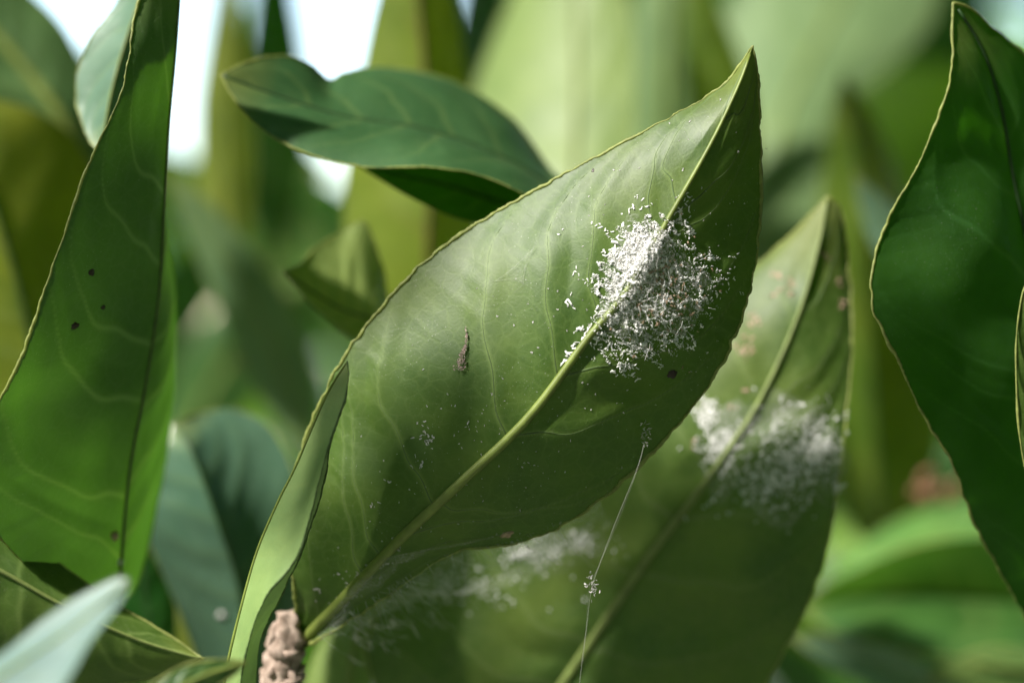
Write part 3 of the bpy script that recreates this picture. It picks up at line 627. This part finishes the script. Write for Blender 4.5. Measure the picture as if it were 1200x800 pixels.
# fine filaments
for k in range(70):
    x, y = 768+rng.normal()*34, 345+rng.normal()*42
    if not inside(CORE, x, y): continue
    P0, n = on('A', x, y, 0.0002+rng.random()*0.0008); P1, n1 = on('A', x+rng.normal()*8, y+rng.normal()*8, 0.0002+rng.random()*0.0008)
    V, F = strand_geo(P0, P1, n*rng.uniform(0, 0.0003), 0.000018, 7, 0.00006); mb.add(V, F)
for k in range(130):
    x, y = 778+rng.normal()*24, 345+rng.normal()*30
    P, n = on('A', x, y, 0.0001); L = rng.uniform(0.25, 0.55)/1000
    V, F = flake_geo(P, n, L, L*0.6, 0.0003, -0.4, rng.normal()*0.3); mt.add(V, F)
wf = MB(); Vf = []; Ff = []
for i in range(12):
    for j in range(36):
        a = j*math.pi/18; q = i/11*(1+0.14*math.sin(a*3+1)+0.1*math.sin(a*7+2))
        x, y = 762+62*q*math.cos(a), 335+72*q*math.sin(a)
        P, n = on('A', x, y, (0.0009 if ribdist(x, y) < 8 else 0.0002)+0.00025*(1-i/11)); Vf.append(P)
for i in range(11):
    for j in range(36): Ff.append((i*36+j, i*36+(j+1) % 36, (i+1)*36+(j+1) % 36, (i+1)*36+j))
wx = empty('wax_residue', on('A', 765, 340)[0]); tag(wx, 'dense crumbly white waxy patch left by insects on the sharp leaf', 'wax residue', kind='stuff')
mesh_obj('wax_fluff', np.array(Vf), Ff, M_FLUF, wx); mb.build('white_flakes', M_WAX, wx, True); mg.build('grey_flakes', M_WAXG, wx, False); mt.build('tan_casings', M_TAN, wx, False)
# scattered single specks on the sharp leaf
sp = MB()
for k in range(260):
    tq = rng.random()
    x = np.interp(tq, [0, .5, 1], [420, 640, 850])+rng.normal()*70; y = np.interp(tq, [0, .5, 1], [660, 470, 150])+rng.normal()*60
    P, n = on('A', x, y)
    if np.hypot(*(proj(P)[0]-(x, y))) > 6: continue
    L = rng.uniform(0.08, 0.32)/1000
    V, F = flake_geo(P, n, L, L*rng.uniform(0.3, 0.8), 0.00005, 0.2, rng.normal()*0.3); sp.add(V, F)
for (cx, cy, s, c) in ((500,520,10,14),(500,503,8,8),(552,498,6,4),(545,560,7,7),(455,562,5,3),(440,590,5,3),(385,722,8,26),(400,705,8,30),(415,690,8,28),(432,672,8,22),(448,655,7,16),(465,638,6,10),(400,675,12,8),(370,690,10,6),(615,640,10,8),(488,540,8,6),(757,508,6,5)):
    for k in range(c):
        P, n = on('A', cx+rng.normal()*s*0.6, cy+rng.normal()*s*0.6)
        L = rng.uniform(0.15, 0.6)/1000
        V, F = flake_geo(P, n, L, L*rng.uniform(0.3, 0.6), 0.00006, 0.3, rng.normal()*0.4); sp.add(V, F)
tag(sp.build('wax_specks', M_WAXG, None, False), 'tiny pale specks scattered over the sharp leaf', 'specks', kind='stuff')
# fuzzy patches on the second leaf
fb = MB(); ft = MB(); fs = MB()
for (cx, cy, sx, sy, c) in ((925,535,36,36,330),(955,525,18,22,260),(845,525,18,20,300),(828,482,9,14,150),(900,565,36,16,120),(985,570,7,7,14),(645,645,38,12,120),(683,632,9,8,60),(560,690,50,22,90),(612,650,9,5,50),(530,680,30,14,40),(890,590,50,10,40)):
    for k in range(c):
        P, n = on('B', cx+rng.normal()*sx*0.75, cy+rng.normal()*sy*0.75)
        L = rng.uniform(0.2, 0.65)/1000
        V, F = flake_geo(P, n, L, L*rng.uniform(0.3, 0.6), rng.random()*0.0003, 0.3, rng.normal()*0.4); fb.add(V, F)
for (cx, cy, s, c) in ((882,372,8,9),(872,410,9,12),(868,360,5,4),(908,322,6,5),(925,330,6,5),(860,475,6,5),(985,330,6,5),(990,360,6,6),(968,300,4,3),(874,458,3,3),(815,520,4,4),(928,345,4,3),(905,345,5,4),(877,395,6,6)):
    for k in range(c):
        P, n = on('B', cx+rng.normal()*s*0.6, cy+rng.normal()*s*0.6); L = rng.uniform(0.4, 0.9)/1000
        V, F = flake_geo(P, n, L, L*0.6, 0.0001, -0.3, rng.normal()*0.3); ft.add(V, F)
for k in range(90):
    x, y = 922+np.clip(rng.normal(), -1.5, 1.2)*38, 530+np.clip(rng.normal(), -1.5, 1.5)*36
    P0, n = on('B', x, y, 0.0008+rng.random()*0.001); P1, _ = on('B', x+rng.normal()*10, y+rng.normal()*10, 0.0008+rng.random()*0.001)
    V, F = strand_geo(P0, P1, n*0.0004, 0.00003, 7, 0.00008); fs.add(V, F)
ff = MB(); G = []
for (cx, cy, ax_, ay_) in ((925, 535, 62, 78), (845, 520, 34, 58), (650, 642, 60, 26)):
    V = []; F = []
    for i in range(9):
        for j in range(20):
            a = j*math.pi/10; q = i/8*(1+0.16*math.sin(a*3+cx)+0.1*math.sin(a*5))
            P, n = on('B', cx+ax_*q*math.cos(a), cy+ay_*q*math.sin(a), 0.0004+0.0011*(1-(i/8)**2)); V.append(P)
    for i in range(8):
        for j in range(20): F.append((i*20+j, i*20+(j+1) % 20, (i+1)*20+(j+1) % 20, (i+1)*20+j))
    ff.add(np.array(V), F)
fz = empty('web_patch', on('B', 925, 535)[0]); tag(fz, 'blurred greyish web and wax patches on the broad second leaf', 'wax residue', kind='stuff')
fb.build('pale_flakes', M_WAX, fz, False); ft.build('tan_casings', M_TAN, fz, False); fs.build('silk_fuzz', M_SILK, fz); ff.build('silk_film', M_WEB, fz)

# small solid bits
def lump(name, key, px, py, sx, sy, mat, label, cat, rot=0.0, h=0.5, group=None):
    P, n = on(key, px, py); g = 0.000107*(P[1]/0.25)
    up = np.array([0, 0, 1.0]); up -= n*np.dot(up, n); up /= np.linalg.norm(up); rt = np.cross(up, n)
    u = rt*math.cos(rot)+up*math.sin(rot); v_ = np.cross(n, u)
    V = []; F = []; na, nb = 12, 5
    for i in range(nb):
        ph = i/(nb-1)*math.pi/2
        for j in range(na):
            a = j*2*math.pi/na; rr = rng.uniform(0.6, 1.3)
            V.append(P+u*math.cos(a)*math.cos(ph)*sx*g*0.5*rr+v_*math.sin(a)*math.cos(ph)*sy*g*0.5*rr+n*(math.sin(ph)*min(sx, sy)*g*h-0.00003))
    for i in range(nb-1):
        for j in range(na): F.append((i*na+j, i*na+(j+1) % na, (i+1)*na+(j+1) % na, (i+1)*na+j))
    return tag(mesh_obj(name, np.array(V), F, mat), label, cat, group)
lump('scale_insect', 'A', 787, 438, 14, 13, M_SPOT, 'dark brown spot below the white patch on the sharp leaf', 'spot', 0.4, 0.12)
lump('scale_insect', 'C', 88, 382, 12, 9, M_SPOT, 'lowest dark spot on the tall emerald leaf', 'spot', 0.2, 0.12)
lump('scale_insect', 'C', 107, 319, 10, 9, M_SPOT, 'uppermost dark spot on the tall emerald leaf', 'spot', 0.6, 0.12)
lump('scale_insect', 'C', 121, 360, 8, 6, M_SPOT, 'faint middle dark spot on the tall emerald leaf', 'spot', 0.1, 0.12)
lump('scale_insect', 'A', 695, 240-40, 5, 5, M_SPOT, 'tiny dark speck near the tip of the sharp leaf', 'spot', 0.1, 0.12)
lump('brown_blemish', 'A', 594, 626, 16, 10, M_TAN, 'reddish brown blemish at the lower edge of the sharp leaf', 'spot', 0.3, 0.1)
lump('bud_scale', 'C', 133, 627, 12, 12, M_TAN, 'small tan bead at the foot of the emerald leaf', 'bud', 0.3, 0.6)
lump('bud_scale', 'C', 140, 658, 10, 9, M_WAXG, 'small grey bead below the tan bead by the emerald leaf', 'bud', 0.3, 0.6)
lump('bud_scale', 'S', 260, 720, 10, 9, M_WAXG, 'pinkish grey speck on the rounded glossy leaf', 'speck', 0.3, 0.5)
# dry insect remains hanging on the sharp leaf
dr = MB()
for k in range(150):
    tq = rng.random()**0.6; x = 547-4*tq+2.5*math.sin(tq*5)+np.clip(rng.normal(), -1.6, 1.6)*(0.5+4.4*tq**3); y = 383+tq*50+rng.normal()*1.5
    P, n = on('A', x, y, 0.0002+rng.random()*0.0005*tq); L = rng.uniform(0.12, 0.42)/1000
    V, F = flake_geo(P, n, L, L*0.5, 0.0001, 0.2, rng.normal()*0.5); dr.add(V, F)
tag(dr.build('insect_husk', M_HUSK, None, False), 'shrivelled pinkish brown husk hanging on the left half of the sharp leaf', 'husk')

# ------------------------------------------------------------------ spider silk
wb = MB(); a3 = [on('A', 580, 330, 0.0001)[0], on('A', 628, 290, 0.0004)[0], on('A', 614, 333, 0.0001)[0]]
cen = (a3[0]+a3[1]+a3[2])/3
def arc(p, q, k, x): 
    m = (p+q)/2; m = m+(cen-m)*k; return p*(1-x)**2+2*m*x*(1-x)+q*x*x
tf = MB(); Vt = []; Ft = []
for i in range(7):
    for j in range(30):
        p, u_ = divmod(j, 10); e_ = arc(a3[p], a3[(p+1) % 3], 0.62, u_/10); Vt.append(cen+(e_-cen)*(i+0.05)/6.05)
for i in range(6):
    for j in range(30): Ft.append((i*30+j, i*30+(j+1) % 30, (i+1)*30+(j+1) % 30, (i+1)*30+j))
for (p, q) in ((0, 1), (1, 2), (2, 0)):
    for f in (0.5, 0.62):
        V, F = tube_geo(np.array([arc(a3[p], a3[q], f, x) for x in np.linspace(0, 1, 12)]), 0.000011, 5); wb.add(V, F)
for k in range(20):
    x, y = rng.random(2); p, q = rng.choice(3, 2, replace=False); s_ = (set(range(3))-{p, q}).pop()
    V, F = tube_geo(np.linspace(arc(a3[p], a3[q], 0.62, x), arc(a3[q], a3[s_], 0.62, y), 4), 0.000007, 4); wb.add(V, F)
for (x, y) in ((660,325),(560,328),(640,250),(600,345)):
    V, F = strand_geo(a3[0] if x < 590 else a3[2] if y > 300 else a3[1], on('A', x, y)[0], np.zeros(3), 0.000014, 5); wb.add(V, F)
sw = empty('small_web', cen); wb.build('threads', M_THRD, sw); mesh_obj('film', np.array(Vt), Ft, M_FILM, sw)
tag(sw, 'small three-cornered web stretched on the left half of the sharp leaf', 'web')
th = MB()
A0 = on('A', 757, 500, 0.0003)[0]; pts = np.vstack([A0, W(748,545,25.4), W(722,610,25.4), W(703,660,25.4), W(693,690,25.4), W(688,730,25.5), W(682,775,25.5), W(676,830,25.6)])
C, _ = resample(pts, 90); V, F = tube_geo(C+rng.normal(size=C.shape)*0.00001, 0.000032, 6)
stt = empty('silk_thread', C[0]); tag(stt, 'long silk thread hanging from the right edge of the sharp leaf', 'thread')
mesh_obj('strand', V, F, M_THRD, stt)
for k in range(1):
    C2_, _ = resample(pts[:-1]+rng.normal(size=(len(pts)-1, 3))*0.0002*np.array([1, 1, 0.2]), 60); V, F = tube_geo(C2_, 0.000014, 5); mesh_obj('strand', V, F, M_THRD, stt)
def knot(px, py, d, n, s, name):
    kb = MB()
    for k in range(n):
        P = W(px+rng.normal()*s*0.45, py+rng.normal()*s, d); nn = rng.normal(size=3); nn /= np.linalg.norm(nn)
        L = rng.uniform(0.2, 0.6)/1000; V, F = flake_geo(P, nn, L, L*0.4, 0, 0.3, 0.2); kb.add(V, F)
    kb.build(name, M_WAXG, stt, False)
knot(694, 686, 25.4, 34, 8, 'knot'); knot(756, 508, 25.45, 22, 8, 'knot')
# hazy sheet web from the base of the sharp leaf to the leaf behind
def web_sheet(name, label, rows):
    G = []
    for a, b in rows:
        G.append(np.linspace(W(*a), W(*b), 14)+rng.normal(size=(14, 3))*0.0002)
    n = len(G); V = np.vstack(G); F = [(i*14+j, i*14+j+1, (i+1)*14+j+1, (i+1)*14+j) for i in range(n-1) for j in range(13)]
    o = mesh_obj(name, V, F, M_WEB); return tag(o, label, 'web')
web_sheet('sheet_web', 'hazy torn web between the base of the sharp leaf and the leaf behind',
    [((372,742,25.9),(385,752,26.6)),((410,690,25.6),(445,722,26.8)),((450,655,25.5),(510,700,27.3)),((500,640,25.6),(580,690,27.8)),((560,632,25.7),(640,665,28)),((640,615,25.7),(690,635,28)),((700,580,25.6),(715,612,28))])
hb = MB()
for k in range(80):
    tq = rng.random(); x0 = 370+tq*300; y0 = np.interp(x0, [370, 450, 520, 600, 670], [742, 690, 650, 634, 606])
    P0 = W(x0, y0, 25.7); P1 = W(x0+rng.uniform(-10, 70), y0+rng.uniform(5, 60), 27+rng.random())
    V, F = strand_geo(P0, P1, [0, 0, -0.0006*rng.random()], 0.000018, 6, 0.0001); hb.add(V, F)
tag(hb.build('web_strands', M_SILK), 'fine loose silk strands under the lower edge of the sharp leaf', 'web', kind='stuff')
# dried pinkish petal remains far behind
for k, (x, y, s, lab) in enumerate(((1082,576,14,'left pinkish dried petal behind the right dark leaf'),(1114,572,12,'right orange dried petal behind the right dark leaf'))):
    Pd = MB(); c = W(x, y, 38)
    for q in range(5):
        V, F = flake_geo(c+rng.normal(size=3)*0.001, np.array([rng.normal()*0.3, -1, rng.normal()*0.3]), s*1.7*0.000165, s*1.2*0.000165, 0, 0.3, rng.normal()*0.3); Pd.add(V, F)
    tag(Pd.build('dried_petal', M_DRY), lab, 'petal')

# ------------------------------------------------------------------ the rest of the grove, one blurred mass of foliage
M_MASS = leaf_mat('leaf_mass', (0.055, 0.12, 0.03), (0.11, 0.17, 0.06), (0.16, 0.32, 0.03), 0.42, 0.36, 0.5, dust=0, tone=True, seed=20)
GAPS = [(218,60,40,90),(396,40,56,62),(362,186,16,12),(75,5,40,30)]
def foliage(name, label, count, place, sizes, seed, ymin=0.46, extra=None):
    r = np.random.default_rng(seed)
    s = np.linspace(0, 1, 7); wv = np.sin(np.pi*s**0.85)**0.8
    AV, AF, TN, UVs = [], [], [], []; n0 = 0
    while count > 0:
        c, ok, *dirn = place(r)
        if not ok: continue
        L = r.uniform(*sizes); Wd = L*r.uniform(0.18, 0.26)
        ax = np.array([r.normal()*0.6, r.normal()*0.6, r.normal()*0.5+0.3]); ax /= np.linalg.norm(ax)
        nn = dirn[0] if dirn else np.array([r.normal(), r.normal(), r.normal()+0.7]); nn -= ax*np.dot(ax, nn); nn /= np.linalg.norm(nn); sd_ = np.cross(ax, nn)
        cv = r.uniform(-0.3, 0.1)
        M_ = c+np.outer((s-0.5)*L, ax)+np.outer(cv*L*(s-0.5)**2*2, nn)
        fo = r.uniform(0.1, 0.5)
        V = np.stack([M_-np.outer(wv*Wd, sd_)+np.outer(wv*Wd*fo, nn), M_, M_+np.outer(wv*Wd, sd_)+np.outer(wv*Wd*fo, nn)], 1).reshape(-1, 3)
        if V[:, 1].min() < ymin: continue
        if extra is not None and not extra(V): continue
        q = proj(V); bad = False
        for gx, gy, ga, gb in GAPS:
            m = ga*0.0+8; 
            if (((q[:, 0]-gx)/(ga+14))**2+((q[:, 1]-gy)/(gb+14))**2 < 1).any(): bad = True
        if bad and abs(c[0]) < 3: continue
        count -= 1
        AV.append(V); tn = r.choice(6, p=[.3, .22, .18, .12, .08, .10])
        tcol = [(0.9, 1.1, 0.8), (0.6, 0.85, 0.5), (1.6, 1.6, 0.8), (2.2, 2.1, 1.7), (2.4, 2.1, 0.6), (0.4, 0.6, 0.5)][tn]
        TN += [tcol+(1,)]*21
        UVs.append(np.stack([np.tile([-Wd*100, 0, Wd*100], 7), np.repeat(s*L*100, 3)], 1))
        for i in range(6):
            for j in range(2): AF.append((n0+i*3+j, n0+i*3+j+1, n0+i*3+j+4, n0+i*3+j+3))
        n0 += 21
    o = mesh_obj(name, np.vstack(AV), AF, M_MASS); me = o.data
    ca = me.attributes.new('tone', 'FLOAT_COLOR', 'POINT'); ca.data.foreach_set('color', np.array(TN, np.float32).ravel())
    va = me.attributes.new('vein', 'FLOAT', 'POINT')
    uvl = me.uv_layers.new(name='UVMap'); li_ = np.zeros(len(me.loops), int); me.loops.foreach_get('vertex_index', li_)
    uvl.data.foreach_set('uv', np.vstack(UVs)[li_].astype(np.float32).ravel())
    return tag(o, label, 'foliage', kind='stuff')
def p_near(r):
    y = r.uniform(0.52, 1.3); h = 0.34*y+0.1
    return np.array([r.uniform(-h, h), y, CAM_H+r.uniform(-h*0.8, h*0.75)]), True
def p_far(r):
    y = r.uniform(1.4, 2.6); z = r.uniform(0.1, 2.3)
    return np.array([r.uniform(-1.8, 1.8), y, z]), True
foliage('background_foliage', 'mass of blurred citrus leaves behind the sharp leaves', 700, p_near, (0.07, 0.11), 5)
foliage('distant_foliage', 'far dark foliage closing the view behind the leaf mass', 2600, p_far, (0.10, 0.15), 6)

# unseen canopy added to shade the near leaves, gaps cut for patches of sun
LIT = [np.array(W(*p)) for p in ((860,110,25.2),(800,180,25.2),(740,270,25.1),(710,320,25.1),(60,750,21),(100,720,21.2),(115,90,27.3),(640,280,25.5),(580,330,25.5),(620,380,25.3),(500,400,25.6),(50,500,25.2),(90,400,25.6),(100,280,25.5),(1110,210,25.9),(1075,335,25.6),(350,590,24.8),(960,300,28),(390,320,27.4),(380,345,27.3))]
BRIGHT = [np.array(W(*p)) for p in ((600,60,38),(640,150,37.5),(700,200,37.5),(690,60,38),(900,150,45),(860,60,45.5),(1040,30,47),(780,60,42),(440,150,33.5),(430,280,33.5),(470,40,33.3),(520,150,33.5),(1060,620,37),(1050,730,35.5),(1150,720,35.5),(300,210,55),(40,300,31.5),(70,200,31.9),(20,400,31.6),(30,60,34),(70,100,34),(250,280,37),(300,370,37),(262,80,44),(270,420,48),(190,620,29.8),(520,260,33.5))]
def p_canopy(r):
    d = r.normal(size=3); d /= np.linalg.norm(d)
    if d[2] < -0.45: d[2] = -d[2]
    return np.array([0, 0.16, CAM_H])+d*r.uniform(0.24, 0.62), True
def clear(V):
    fr = V[:, 1] > 0.01
    q = proj(np.where(V[:, 1:2] > 0.01, V, [[9.0, 0.02, 0]]))
    y = V[:, 1]
    if (fr & (q[:, 0] > -140) & (q[:, 0] < 1340) & (q[:, 1] > -160) & (q[:, 1] < 960)).any(): return False
    if (np.linalg.norm(V-np.array([0, 0, CAM_H]), axis=1) < 0.12).any(): return False
    for p in LIT:
        s_ = (V-p)@SUN; dist = np.linalg.norm(V-p-np.outer(s_, SUN), axis=1)
        if ((dist < 0.021) & (s_ > 0)).any(): return False
    for p in BRIGHT:
        s_ = (V-p)@SUN; dist = np.linalg.norm(V-p-np.outer(s_, SUN), axis=1)
        if ((dist < 0.022) & (s_ > 0)).any(): return False
    return True
foliage('added_canopy', 'unseen leaves added overhead and around to shade the near leaves', 3200, p_canopy, (0.07, 0.11), 9, -9, clear)

# leaves added out of view along the sun rays to shade chosen spots
def spray(name, label, spots, seed):
    r = np.random.default_rng(seed); V_, F_, T_, U_ = [], [], [], []; n0 = 0
    s = np.linspace(0, 1, 9); wv = np.sin(np.pi*s**0.85)**0.8
    for (px, py, d, dist, ang, L, wr) in spots:
        c = W(px, py, d)+SUN*dist
        a0 = np.cross(SUN, [0, 1.0, 0]); a0 /= np.linalg.norm(a0); b0 = np.cross(SUN, a0)      # a0 lies across the picture
        ax = a0*math.cos(ang)+b0*math.sin(ang); nn = SUN+r.normal(size=3)*0.12; nn -= ax*np.dot(ax, nn); nn /= np.linalg.norm(nn); sd_ = np.cross(ax, nn)
        M_ = c+np.outer((s-0.5)*L, ax)-np.outer(0.3*L*(s-0.5)**2, nn); hw = wv*L*wr
        V = np.stack([M_-np.outer(hw, sd_)+np.outer(hw*0.25, nn), M_, M_+np.outer(hw, sd_)+np.outer(hw*0.25, nn)], 1).reshape(-1, 3)
        V_.append(V); T_ += [(0.7, 0.85, 0.7, 1)]*27; U_.append(np.stack([np.tile([-1.5, 0, 1.5], 9), np.repeat(s*L*100, 3)], 1))
        F_ += [(n0+i*3+j, n0+i*3+j+1, n0+i*3+j+4, n0+i*3+j+3) for i in range(8) for j in range(2)]; n0 += 27
    o = mesh_obj(name, np.vstack(V_), F_, M_MASS); me = o.data
    ca = me.attributes.new('tone', 'FLOAT_COLOR', 'POINT'); ca.data.foreach_set('color', np.array(T_, np.float32).ravel())
    me.attributes.new('vein', 'FLOAT', 'POINT')
    uvl = me.uv_layers.new(name='UVMap'); li_ = np.zeros(len(me.loops), int); me.loops.foreach_get('vertex_index', li_)
    uvl.data.foreach_set('uv', np.vstack(U_)[li_].astype(np.float32).ravel())
    return tag(o, label, 'foliage', kind='stuff')
spray('added_shade_leaves', 'unseen leaves added along the sun rays to shade chosen spots', [
    (540,650,25.7,0.22,0.1,0.042,0.13),(400,690,26.2,0.2,0.1,0.02,0.16),(575,500,25.3,0.20,-0.2,0.009,0.16),
    (500,740,28.8,0.33,0.2,0.04,0.2),(740,640,28.2,0.25,0.1,0.03,0.13),
    (1160,560,26.4,0.24,0.1,0.022,0.2),(470,560,25.7,0.18,0.1,0.012,0.2)], 4)
